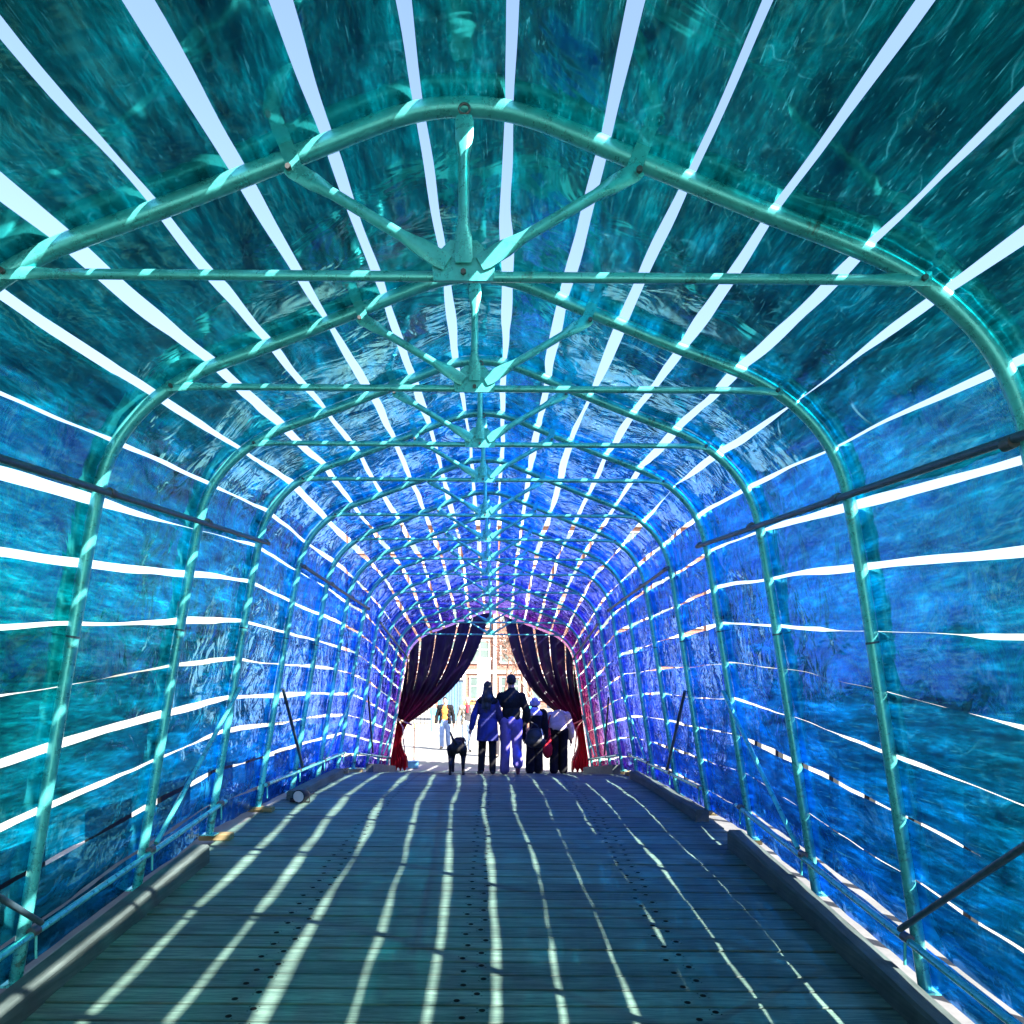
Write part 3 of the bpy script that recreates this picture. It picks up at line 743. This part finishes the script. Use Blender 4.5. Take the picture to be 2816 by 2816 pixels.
    if hair[1] == 'hat': hm.ellipsoid(hp(0, -.004, .028), (.053 * H, .062 * H, .05 * H), hrot); hm.capsule(hp(-.03, -.005, .0), .045 * H, hp(.03, -.005, .0), .045 * H)
    remesh(hm, 'hair' if hair[1] != 'hat' else 'hat', hair[0], .010, root, .003)
    for q, (nm, mat, kind, ex) in enumerate(clothes):
        mb = MB()
        add = ex.get('add', .014)
        if kind == 'top':
            torso(mb, add); 
            for s_ in 'LR': arm(mb, s_, add, ex.get('sleeve', .9))
            lo = j['pel'] + Vector((0, 0, ex.get('hem', .0) * H))
            mb.ellipsoid(lo, (.088 * H + add, .064 * H + add, .06 * H + add))
            C(mb, 'chest', .05, 'neck', .036, add * .6)
        elif kind == 'vest':
            torso(mb, add); mb.ellipsoid(j['pel'] + Vector((0, 0, .03 * H)), (.086 * H + add, .062 * H + add, .06 * H + add))
        elif kind == 'jacket_open':      # two front halves, sleeves and back, open down the chest
            for sg, s_ in ((-1, 'L'), (1, 'R')):
                arm(mb, s_, add, .92); C(mb, 'chest', .03, 'sh' + s_, .044, add)
                for zf_, xr in ((.80, .085), (.73, .088), (.66, .086), (.58, .092), (.52, .096)):
                    mb.ellipsoid((sg * (xr - .02) * H, -.012 * H, zf_ * H), (.034 * H + add, .066 * H + add, .06 * H), None, 12, 7)
            for zf_ in (.80, .73, .66, .58, .52): mb.ellipsoid((0, -.045 * H, zf_ * H), (.085 * H + add, .032 * H, .06 * H), None, 12, 7)
        elif kind == 'coat':
            torso(mb, add)
            for s_ in 'LR': arm(mb, s_, add, .95)
            hip = j['pel']; z0 = ex.get('hem', .33) * H; m_ = 8
            pts = [hip + Vector((0, 0, .06 * H)), hip, Vector((hip.x * .6, hip.y, z0 + .08 * H)), Vector((hip.x * .4, hip.y, z0))]
            mb.tube(pts, [.092 * H + add, .100 * H + add, .104 * H + add, .108 * H + add], 18, flat=[(.78, 1)] * 4)
            C(mb, 'chest', .05, 'neck', .036, add)
        elif kind == 'trousers':
            pelvis(mb, add)
            for s_ in 'LR':
                leg(mb, s_, add); C(mb, 'knee' + s_, .036, 'ank' + s_, ex.get('cuff', .030), add)
        elif kind == 'shoes':
            for s_ in 'LR':
                C(mb, j['ank' + s_] + Vector((0, -.012 * H, -.016 * H)), .024, 'toe' + s_, .018, add * .4); C(mb, j['ank' + s_] + Vector((0, 0, -.01 * H)), .024, 'ank' + s_, .022, add * .4)
        elif kind == 'shawl':
            mb.ellipsoid(j['neck'] + Vector((0, -.02 * H, -.045 * H)), (.118 * H, .075 * H, .055 * H)); mb.ellipsoid(j['neck'] + Vector((0, -.02 * H, .0)), (.07 * H, .06 * H, .05 * H))
        elif kind == 'scarf':
            mb.ellipsoid(j['neck'] + Vector((0, .006 * H, 0)), (.052 * H, .05 * H, .032 * H)); mb.capsule(j['neck'] + Vector((.0, .05 * H, -.01 * H)), .02 * H, j['neck'] + Vector((0.004 * H, .07 * H, -.11 * H)), .018 * H)
        elif kind == 'collar':
            mb.ellipsoid(j['neck'] + Vector((0, 0, .004 * H)), (.043 * H, .045 * H, .022 * H))
        remesh(mb, nm, mat, ex.get('vox', .012), root, ex.get('wr', .006), q * 5.1 + loc[0] * 3)
    return root

def dz(y): return deck_z(y) if y < 24 else 0.0
# couple seen from behind (they face away, +y)
ym = 14.6
man = person((.41, ym, dz(ym) + .01), 0, 1.75, 'tall man in black jumper and blue jeans walking away at the exit', dict(
        hipR=(.052, 0, .52), kneeR=(.062, .045, .285), ankR=(.070, -.10, .115), toeR=(.072, -.02, .020), kneeL=(-.055, .02, .285), ankL=(-.062, .03, .045), toeL=(-.07, .13, .016),
        elR=(.155, -.02, .635), wrR=(.165, .035, .49), elL=(-.16, .01, .64), wrL=(-.20, .07, .53), shL=(-.102, 0, .778), shR=(.102, 0, .778)),
        [('jumper', 'black_knit', 'top', dict(add=.024, sleeve=.62, hem=.01)), ('collar', 'white_cloth', 'collar', dict(add=.004, wr=0)), ('jeans', 'jeans', 'trousers', dict(add=.026, cuff=.036, wr=.009)), ('shoes', 'pink_leather', 'shoes', dict(wr=0))], 'skin', ('hair', 'short'), face=False)
woman = person((.0, ym - .05, dz(ym - .05) + .01), 0, 1.62, 'woman with long black hair in knee-high blue coat walking away', dict(
        kneeL=(-.055, .03, .285), ankL=(-.065, -.03, .05), toeL=(-.09, .06, .016), elL=(-.140, -.01, .64), wrL=(-.175, .02, .49), shL=(-.084, 0, .775), shR=(.084, 0, .775), elR=(.125, .0, .64), wrR=(.15, .08, .54)),
        [('coat', 'blue_coat', 'coat', dict(add=.020, hem=.36, wr=.007)), ('shawl', 'black_knit', 'shawl', dict(wr=.006)), ('leggings', 'black_cloth', 'trousers', dict(add=.012, cuff=.028, wr=.003)), ('shoes', 'black_leather', 'shoes', dict(wr=0))], 'skin', ('hair', 'long'), face=False)
yb_ = 16.2
person((.90, yb_, dz(yb_) + .01), 0, 1.46, 'short person in black with pale lilac hat and shawl, half hidden behind the tall man', dict(),
       [('coat', 'black_cloth', 'coat', dict(add=.04, hem=.42)), ('shawl', 'lilac_cloth', 'shawl', {}), ('trousers', 'black_cloth', 'trousers', dict(add=.03, cuff=.04)), ('shoes', 'black_leather', 'shoes', dict(wr=0))], 'skin', ('lilac_cloth', 'hat'), face=False)
yb2 = 16.6
person((1.40, yb2, dz(yb2) + .01), R(-4), 1.62, 'stooping person in beige jacket and black trousers with red bag', dict(
        waist=(0, .05, .605), chest=(0, .13, .67), neck=(0, .23, .71), head=(0, .30, .665), shL=(-.10, .16, .70), shR=(.10, .16, .70), elL=(-.13, .17, .55), elR=(.145, .13, .55), wrL=(-.13, .22, .42), wrR=(.15, .10, .42)),
       [('jacket', 'beige_jacket', 'top', dict(add=.035, hem=.02)), ('trousers', 'black_cloth', 'trousers', dict(add=.03, cuff=.038)), ('shoes', 'black_leather', 'shoes', dict(wr=0))], 'skin', ('hair', 'short'), face=False)
# people outside walking towards the tunnel
person((-1.60, 29.0, 0.005), R(176), 1.82, 'man in orange shirt, open black jacket and jeans walking towards the tunnel', dict(
        kneeR=(.055, .06, .29), ankR=(.058, .03, .06), toeR=(.065, .13, .03), kneeL=(-.055, -.01, .285), ankL=(-.055, -.09, .07), toeL=(-.06, .01, .016), elL=(-.16, -.02, .64), wrL=(-.17, .03, .50), elR=(.16, -.02, .64), wrR=(.17, .03, .50)),
       [('shirt', 'orange_shirt', 'vest', dict(add=.012)), ('jacket', 'black_cloth', 'jacket_open', dict(add=.02)), ('jeans', 'mid_jeans', 'trousers', dict(add=.02)), ('shoes', 'black_leather', 'shoes', dict(wr=0))], 'skin_pale', ('hair', 'short'))
person((-.80, 28.2, 0.005), R(183), 1.84, 'man in dark jumper and red scarf with pale jeans, beside the orange shirt', dict(
        kneeL=(-.055, .05, .29), ankL=(-.055, .03, .05), toeL=(-.06, .13, .018), ankR=(.055, -.06, .05), elL=(-.16, -.02, .64), wrL=(-.165, .02, .49), elR=(.165, -.02, .64), wrR=(.18, .02, .49)),
       [('jumper', 'grey_knit', 'vest', dict(add=.014)), ('jacket', 'tan_jacket', 'jacket_open', dict(add=.018)), ('scarf', 'red_cloth', 'scarf', {}), ('jeans', 'pale_jeans', 'trousers', dict(add=.02)), ('shoes', 'black_leather', 'shoes', dict(wr=0))], 'skin_pale', ('grey_hair', 'short'))
person((.30, 26.0, 0.005), R(180), 1.66, 'person in cream coat and dark trousers glimpsed between the couple', dict(),
       [('coat', 'cream_cloth', 'coat', dict(add=.03, hem=.42)), ('trousers', 'grey_knit', 'trousers', dict(add=.02)), ('shoes', 'black_leather', 'shoes', dict(wr=0))], 'skin_pale', ('hair', 'short'))
# things carried
bag = empty('shoulder_bag', (.83, ym - .12, dz(ym) + .66), 'round black bag hanging from the tall man\'s right hand', 'bag')
mb = MB(); mb.ellipsoid((0, 0, 0), (.17, .09, .17)); mb.ellipsoid((0, 0, -.07), (.19, .10, .11)); remesh(mb, 'pouch', 'black_leather', .012, bag, .008, 3.0)
MB().tube([(-.10, 0, .13), (-.06, 0, .22), (-.08, .02, .27), (.02, 0, .22), (.08, 0, .12)], .012, 8).build('handle', 'black_leather', bag)
MB().tube([(.10, -.03, .16), (.13, -.05, .0), (.12, -.05, -.10)], .009, 6).build('strap', 'white_cloth', bag)
rb = empty('red_bag', (1.17, yb2 - .1, dz(yb2) + .48), 'red cloth bag hanging beside the stooping person', 'bag')
mb = MB(); mb.ellipsoid((0, 0, 0), (.10, .08, .17)); mb.ellipsoid((.02, 0, .2), (.05, .06, .25)); remesh(mb, 'pouch', 'red_cloth', .012, rb, .012, 8.0)
MB().tube([(0, 0, .40), (.03, .06, .60), (.06, .12, .68)], .014, 8).build('strap', 'red_cloth', rb)

# ------------------------------------------------------------------ dog (seen from behind, facing away)
yd = 14.5
dog = empty('dog', (-.52, yd, dz(yd) + .004), 'black dog on a lead standing with its tail up', 'dog')
d = MB()
d.ellipsoid((0, .34, .47), (.105, .20, .135)); d.ellipsoid((0, .10, .48), (.085, .22, .10)); d.ellipsoid((0, -.12, .47), (.095, .15, .115))
d.capsule((0, .45, .50), .085, (.02, .62, .52), .062); d.ellipsoid((.02, .69, .52), (.062, .085, .065)); d.capsule((.02, .73, .505), .042, (.03, .86, .47), .028)
for sg in (-1, 1):
    d.capsule((.02 + sg * .05, .66, .56), .022, (.02 + sg * .075, .65, .51), .012)
    d.capsule((sg * .075, -.12, .44), .075, (sg * .09, -.02, .32), .048); d.capsule((sg * .09, -.02, .32), .044, (sg * .092, -.19, .185), .026)
    d.capsule((sg * .092, -.19, .185), .025, (sg * .094, -.165, .035), .022); d.capsule((sg * .094, -.165, .026), .026, (sg * .094, -.10, .022), .022)
    d.capsule((sg * .07, .36, .42), .058, (sg * .075, .31, .26), .036); d.capsule((sg * .075, .31, .26), .03, (sg * .075, .345, .04), .022); d.capsule((sg * .075, .345, .026), .026, (sg * .075, .40, .022), .022)
d.capsule((0, -.24, .52), .028, (-.05, -.30, .60), .022); d.capsule((-.05, -.30, .60), .022, (-.09, -.29, .72), .012)
d.v = [(a * 1.2, b, c * 1.04) for a, b, c in d.v]
remesh(d, 'body', 'fur', .010, dog, .004, 1.0)
MB().tube([Vector((.015, .53, .51)) + Vector((.085 * math.cos(a), .05 * math.sin(a), .07 * math.sin(a))) for a in [2 * math.pi * k / 16 for k in range(17)]], .010, 6, caps=False).build('collar', 'red_cloth', dog)
hand = Vector((.0 - .175 * 1.62, ym - .05 + .05, dz(ym) + .01 + .45 * 1.62)); col_ = Vector((-.44, yd + .52, dz(yd) + .55))
pts = [hand.lerp(col_, k / 10) + Vector((0, 0, -.16 * math.sin(math.pi * k / 10))) for k in range(11)]
MB().tube(pts, .007, 6).build('dog_lead', 'black_leather', None, label='thin black lead from the woman\'s hand to the dog', category='lead')

# ------------------------------------------------------------------ things beyond the exit
pl = empty('marker_pole', (CX + (1140 - 1362) * 23.7 / 2300, 23.7, 0), 'thin orange marker pole standing outside the exit at left', 'pole')
MB().tube([(0, 0, .03), (0, 0, 1.16)], .016, 8).build('shaft', 'orange_pole', pl); MB().tube([(0, 0, 0), (0, 0, .03)], [.12, .10], 14).build('base', 'rubber', pl)
bb = empty('blue_crate', (CX + (1130 - 1362) * 22.6 / 2300, 22.6, 0), 'low light blue plastic crate on the ground by the exit', 'crate')
MB().bevbox((0, 0, .09), (.42, .3, .17), .012).build('tub', 'blue_plastic', bb, smooth=False); MB().bevbox((0, 0, .185), (.45, .33, .02), .006).build('lid', 'blue_plastic', bb, smooth=False)
sg_ = empty('blue_sign', (CX + (1188 - 1362) * 40 / 2300, 40, 0), 'small round blue sign on a short pale post', 'sign')
MB().tube([(0, 0, 0), (0, 0, 1.0)], .05, 8).build('post', 'blue_plastic', sg_); MB().tube([(.08, -.02, .95), (.08, .02, .95)], .20, 18).build('disc', 'blue_plastic', sg_)
# iron fence at left
fn = empty('iron_fence', (-8.0, 44, 0), 'black iron fence at the left beyond the exit', 'fence')
fx0, fx1 = -4.4, 4.6
for z in (.15, 1.2): MB().box((0.1, 0, z), (fx1 - fx0, .05, .05)).build('rail', 'black_iron', fn, smooth=False)
bm_ = MB().box((0, 0, .7), (.03, .03, 1.3)).mesh('baluster', 'black_iron', False)
for k in range(48): link('baluster', bm_, fn, (fx0 + (fx1 - fx0) * k / 47, 0.002, 0))
kb = MB().bevbox((-6.5, 42.6, .1), (8.5, .8, .2), .03).build('stone_kerb', 'sand', None, smooth=False, label='low sandy stone kerb in front of the black fence', category='kerb')
# blue-grey shuttered kiosk
ks = empty('kiosk', (CX + (1240 - 1362) * 52 / 2300, 52, 0), 'blue grey slatted kiosk behind the walking men', 'kiosk')
MB().box((0, 0, 1.25), (1.5, 1.5, 2.5)).build('wall', 'blue_panel', ks, smooth=False)
for k in range(9): MB().box((-.66 + k * .165, -.765, 1.25), (.09, .03, 2.4)).build('slat', 'blue_plastic' if k % 3 == 0 else 'blue_panel', ks, smooth=False)
MB().bevbox((0, 0, 2.56), (1.8, 1.8, .12), .03).build('roof', 'stone', ks, smooth=False)
# white pylon with pink bands
py = empty('white_pylon', (CX + (1330 - 1362) * 60 / 2300, 60, 0), 'tall white pylon with pink bands in front of the brick building', 'pylon')
MB().bevbox((0, 0, 2.0), (.95, .6, 4.0), .04).build('shaft', 'white_paint', py, smooth=False)
for k in (-1, 1): MB().box((k * .26, -.31, 2.0), (.10, .03, 3.6)).build('band', 'pink_paint', py, smooth=False)
MB().bevbox((0, 0, 4.08), (1.15, .8, .16), .03).build('cap', 'white_paint', py, smooth=False)

def building(name, x, y, wx, wy, hgt, floors, bays, label, wallmat, rz=0):
    b = empty(name, (x, y, 0), label, 'building', None, rz)
    MB().box((0, wy / 2, hgt / 2), (wx, wy, hgt)).build('wall', wallmat, b, smooth=False)
    fh = hgt / floors; bw = wx / bays
    fm = MB()
    W_, H_ = bw * .58, fh * .58
    fm.box((0, 0, H_ / 2 + .06), (W_ + .24, .12, .12)); fm.box((0, 0, -H_ / 2 - .06), (W_ + .34, .18, .12)); fm.box((-W_ / 2 - .06, 0, 0), (.12, .12, H_)); fm.box((W_ / 2 + .06, 0, 0), (.12, .12, H_)); fm.box((0, .01, 0), (.07, .07, H_)); fm.box((0, .012, H_ * .1), (W_, .06, .06))
    fme = fm.mesh('window', 'frame_white', False); pme = MB().box((0, 0, 0), (W_, .04, H_)).mesh('pane', 'glass', False)
    pil = MB().box((0, 0, hgt / 2), (.30, .22, hgt)).mesh('pilaster', 'stone', False); spm = MB().box((0, 0, 0), (wx, .16, .30)).mesh('string_course', 'stone', False)
    for r in range(floors):
        for c in range(bays):
            wdw = link('window', fme, b, (-wx / 2 + bw * (c + .5), -.06, fh * (r + .55))); link('pane', pme, wdw, (0, .035, 0))
        if r: link('string_course', spm, b, (0, -.082, fh * r))
    for c in range(bays + 1): link('pilaster', pil, b, (-wx / 2 + bw * c, -.112, 0))
    MB().bevbox((0, wy / 2, hgt + .2), (wx + .8, wy + .8, .4), .08).build('cornice', 'stone', b, smooth=False)
    return b
building('brick_building', 2.9, 78, 34, 14, 17, 5, 12, 'red brick building with pale stone bands facing the tunnel exit', 'brick')
building('stone_building', -46, 34, 26, 12, 10, 3, 8, 'pale low building far beyond the left wall', 'stone', R(62))
building('warehouse', 50, 26, 30, 12, 9, 3, 9, 'brick warehouse far beyond the right wall', 'brick', R(-70))

# bare trees
def tree(x, y, hgt, seed, label):
    rnd = random.Random(seed); root = empty('bare_tree', (x, y, 0), label, 'tree', 'bare trees outside')
    tr = MB(); br = MB(); cnt = [0]
    def grow(mb, p, dirv, L, r, depth):
        pts = [p]; q = p; dv = dirv.copy()
        for _ in range(3):
            dv = (dv + Vector((rnd.uniform(-.18, .18), rnd.uniform(-.18, .18), rnd.uniform(-.04, .12)))).normalized(); q = q + dv * L / 3; pts.append(q)
        mb.tube(pts, [max(.02, r * q_) for q_ in (1, .85, .7, .55)], 5 if depth < 2 else 3, caps=False)
        if depth >= 7: return
        for k in range(3 if depth < 4 else 2):
            ax_ = Vector((rnd.uniform(-1, 1), rnd.uniform(-1, 1), rnd.uniform(-.2, .3))).normalized()
            nd = (dv + ax_ * rnd.uniform(.5, .95)).normalized(); grow(br, pts[rnd.choice((2, 3, 3))], nd, L * rnd.uniform(.62, .82), r * .55, depth + 1)
    grow(tr, Vector((0, 0, 0)), Vector((0, 0, 1)), hgt * .34, hgt * .022, 0)
    tr.build('trunk', 'bark', root, auto=False); br.build('crown', 'bark', root, auto=False)
for x, y, h_, sd, lb in ((-3.4, 48, 6.5, 1, 'bare reddish tree left of the white pylon'), (.8, 66, 8.5, 2, 'bare tree right behind the white pylon'), (2.6, 52, 6.0, 3, 'bare tree above the tall man\'s shoulder'), (5.6, 58, 7.5, 4, 'bare tree behind the right curtain'), (-6.5, 60, 8.0, 5, 'bare tree behind the left curtain')):
    tree(x, y, h_, sd, lb)

# shrubs in planters
def planter(x, y, seed, label):
    rnd = random.Random(seed); root = empty('planter', (x, y, 0), label, 'planter', 'planters outside')
    MB().bevbox((0, 0, .3), (1.5, .8, .6), .04).build('trough', 'stone', root, smooth=False)
    m = MB()
    for k in range(420):
        c = Vector((rnd.gauss(0, .36), rnd.gauss(0, .2), .75 + abs(rnd.gauss(0, .22)))); u = Vector((rnd.uniform(-1, 1), rnd.uniform(-1, 1), rnd.uniform(-1, 1))).normalized() * .07; v_ = u.orthogonal().normalized() * .035
        m.add([c - u, c + v_, c + u, c - v_], [(0, 1, 2, 3)])
    m.build('shrub', 'leaf_yellow', root, smooth=False)
planter(-1.75, 55, 1, 'stone planter with yellow shrub near the kiosk'); planter(3.9, 44, 2, 'stone planter with yellow shrub beside the right curtain')

# parked cars
def car(x, y, rz, paint, label):
    root = empty('parked_car', (x, y, 0), label, 'car', 'cars parked outside', rz)
    side = [(-2.1, .35), (-2.15, .65), (-2.0, .85), (-1.2, .95), (-.55, 1.42), (.75, 1.45), (1.45, 1.0), (2.05, .92), (2.12, .6), (2.05, .35)]
    m = MB(); k = len(side)
    for yv, sc in ((-.85, .93), (-.80, 1), (.80, 1), (.85, .93)):
        m.v += [(px, yv * (.86 if pz > 1.1 else 1), .35 + (pz - .35) * sc) for px, pz in side]
    for r in range(3):
        for i in range(k): m.f.append((r * k + i, r * k + (i + 1) % k, r * k + k + (i + 1) % k, r * k + k + i))
    m.f += [tuple(range(k))[::-1], tuple(range(3 * k, 4 * k))]
    body = m.build('body', paint, root, smooth=False)
    for sgn in (-1, 1):
        g_ = MB(); yv = sgn * .80; g_.add([(-1.0, yv, .98), (-.52, yv * .93, 1.36), (.70, yv * .93, 1.38), (1.25, yv, 1.0)], [(0, 1, 2, 3)] if sgn > 0 else [(3, 2, 1, 0)]); g_.build('side_window', 'glass', root, smooth=False)
        for wx in (-1.3, 1.3):
            tw = MB().tube([(wx, sgn * .72, .32), (wx, sgn * .88, .32)], .32, 18).build('wheel', 'rubber', root); MB().tube([(wx, sgn * .882, .32), (wx, sgn * .892, .32)], .19, 14).build('rim', 'tube', tw)
        MB().ellipsoid((2.08, sgn * .6, .72), (.06, .16, .08)).build('headlight', 'lens', root); MB().ellipsoid((-2.12, sgn * .62, .75), (.05, .14, .08)).build('tail_light', 'red_cloth', root)
    for xs in ((-1.22, -.60), (.80, 1.42)):
        z0, z1 = (.97, 1.40) if xs[0] < 0 else (1.42, 1.03)
        MB().add([(xs[0], -.66, z0), (xs[1], -.62, z1), (xs[1], .62, z1), (xs[0], .66, z0)], [(0, 1, 2, 3), (3, 2, 1, 0)][:1]).build('windscreen', 'glass', root, smooth=False)
car(1.6, 68, R(4), 'car_paint', 'white parked car beyond the exit in front of the building'); car(6.4, 67, R(-3), 'car_dark', 'dark parked car beyond the exit at right')
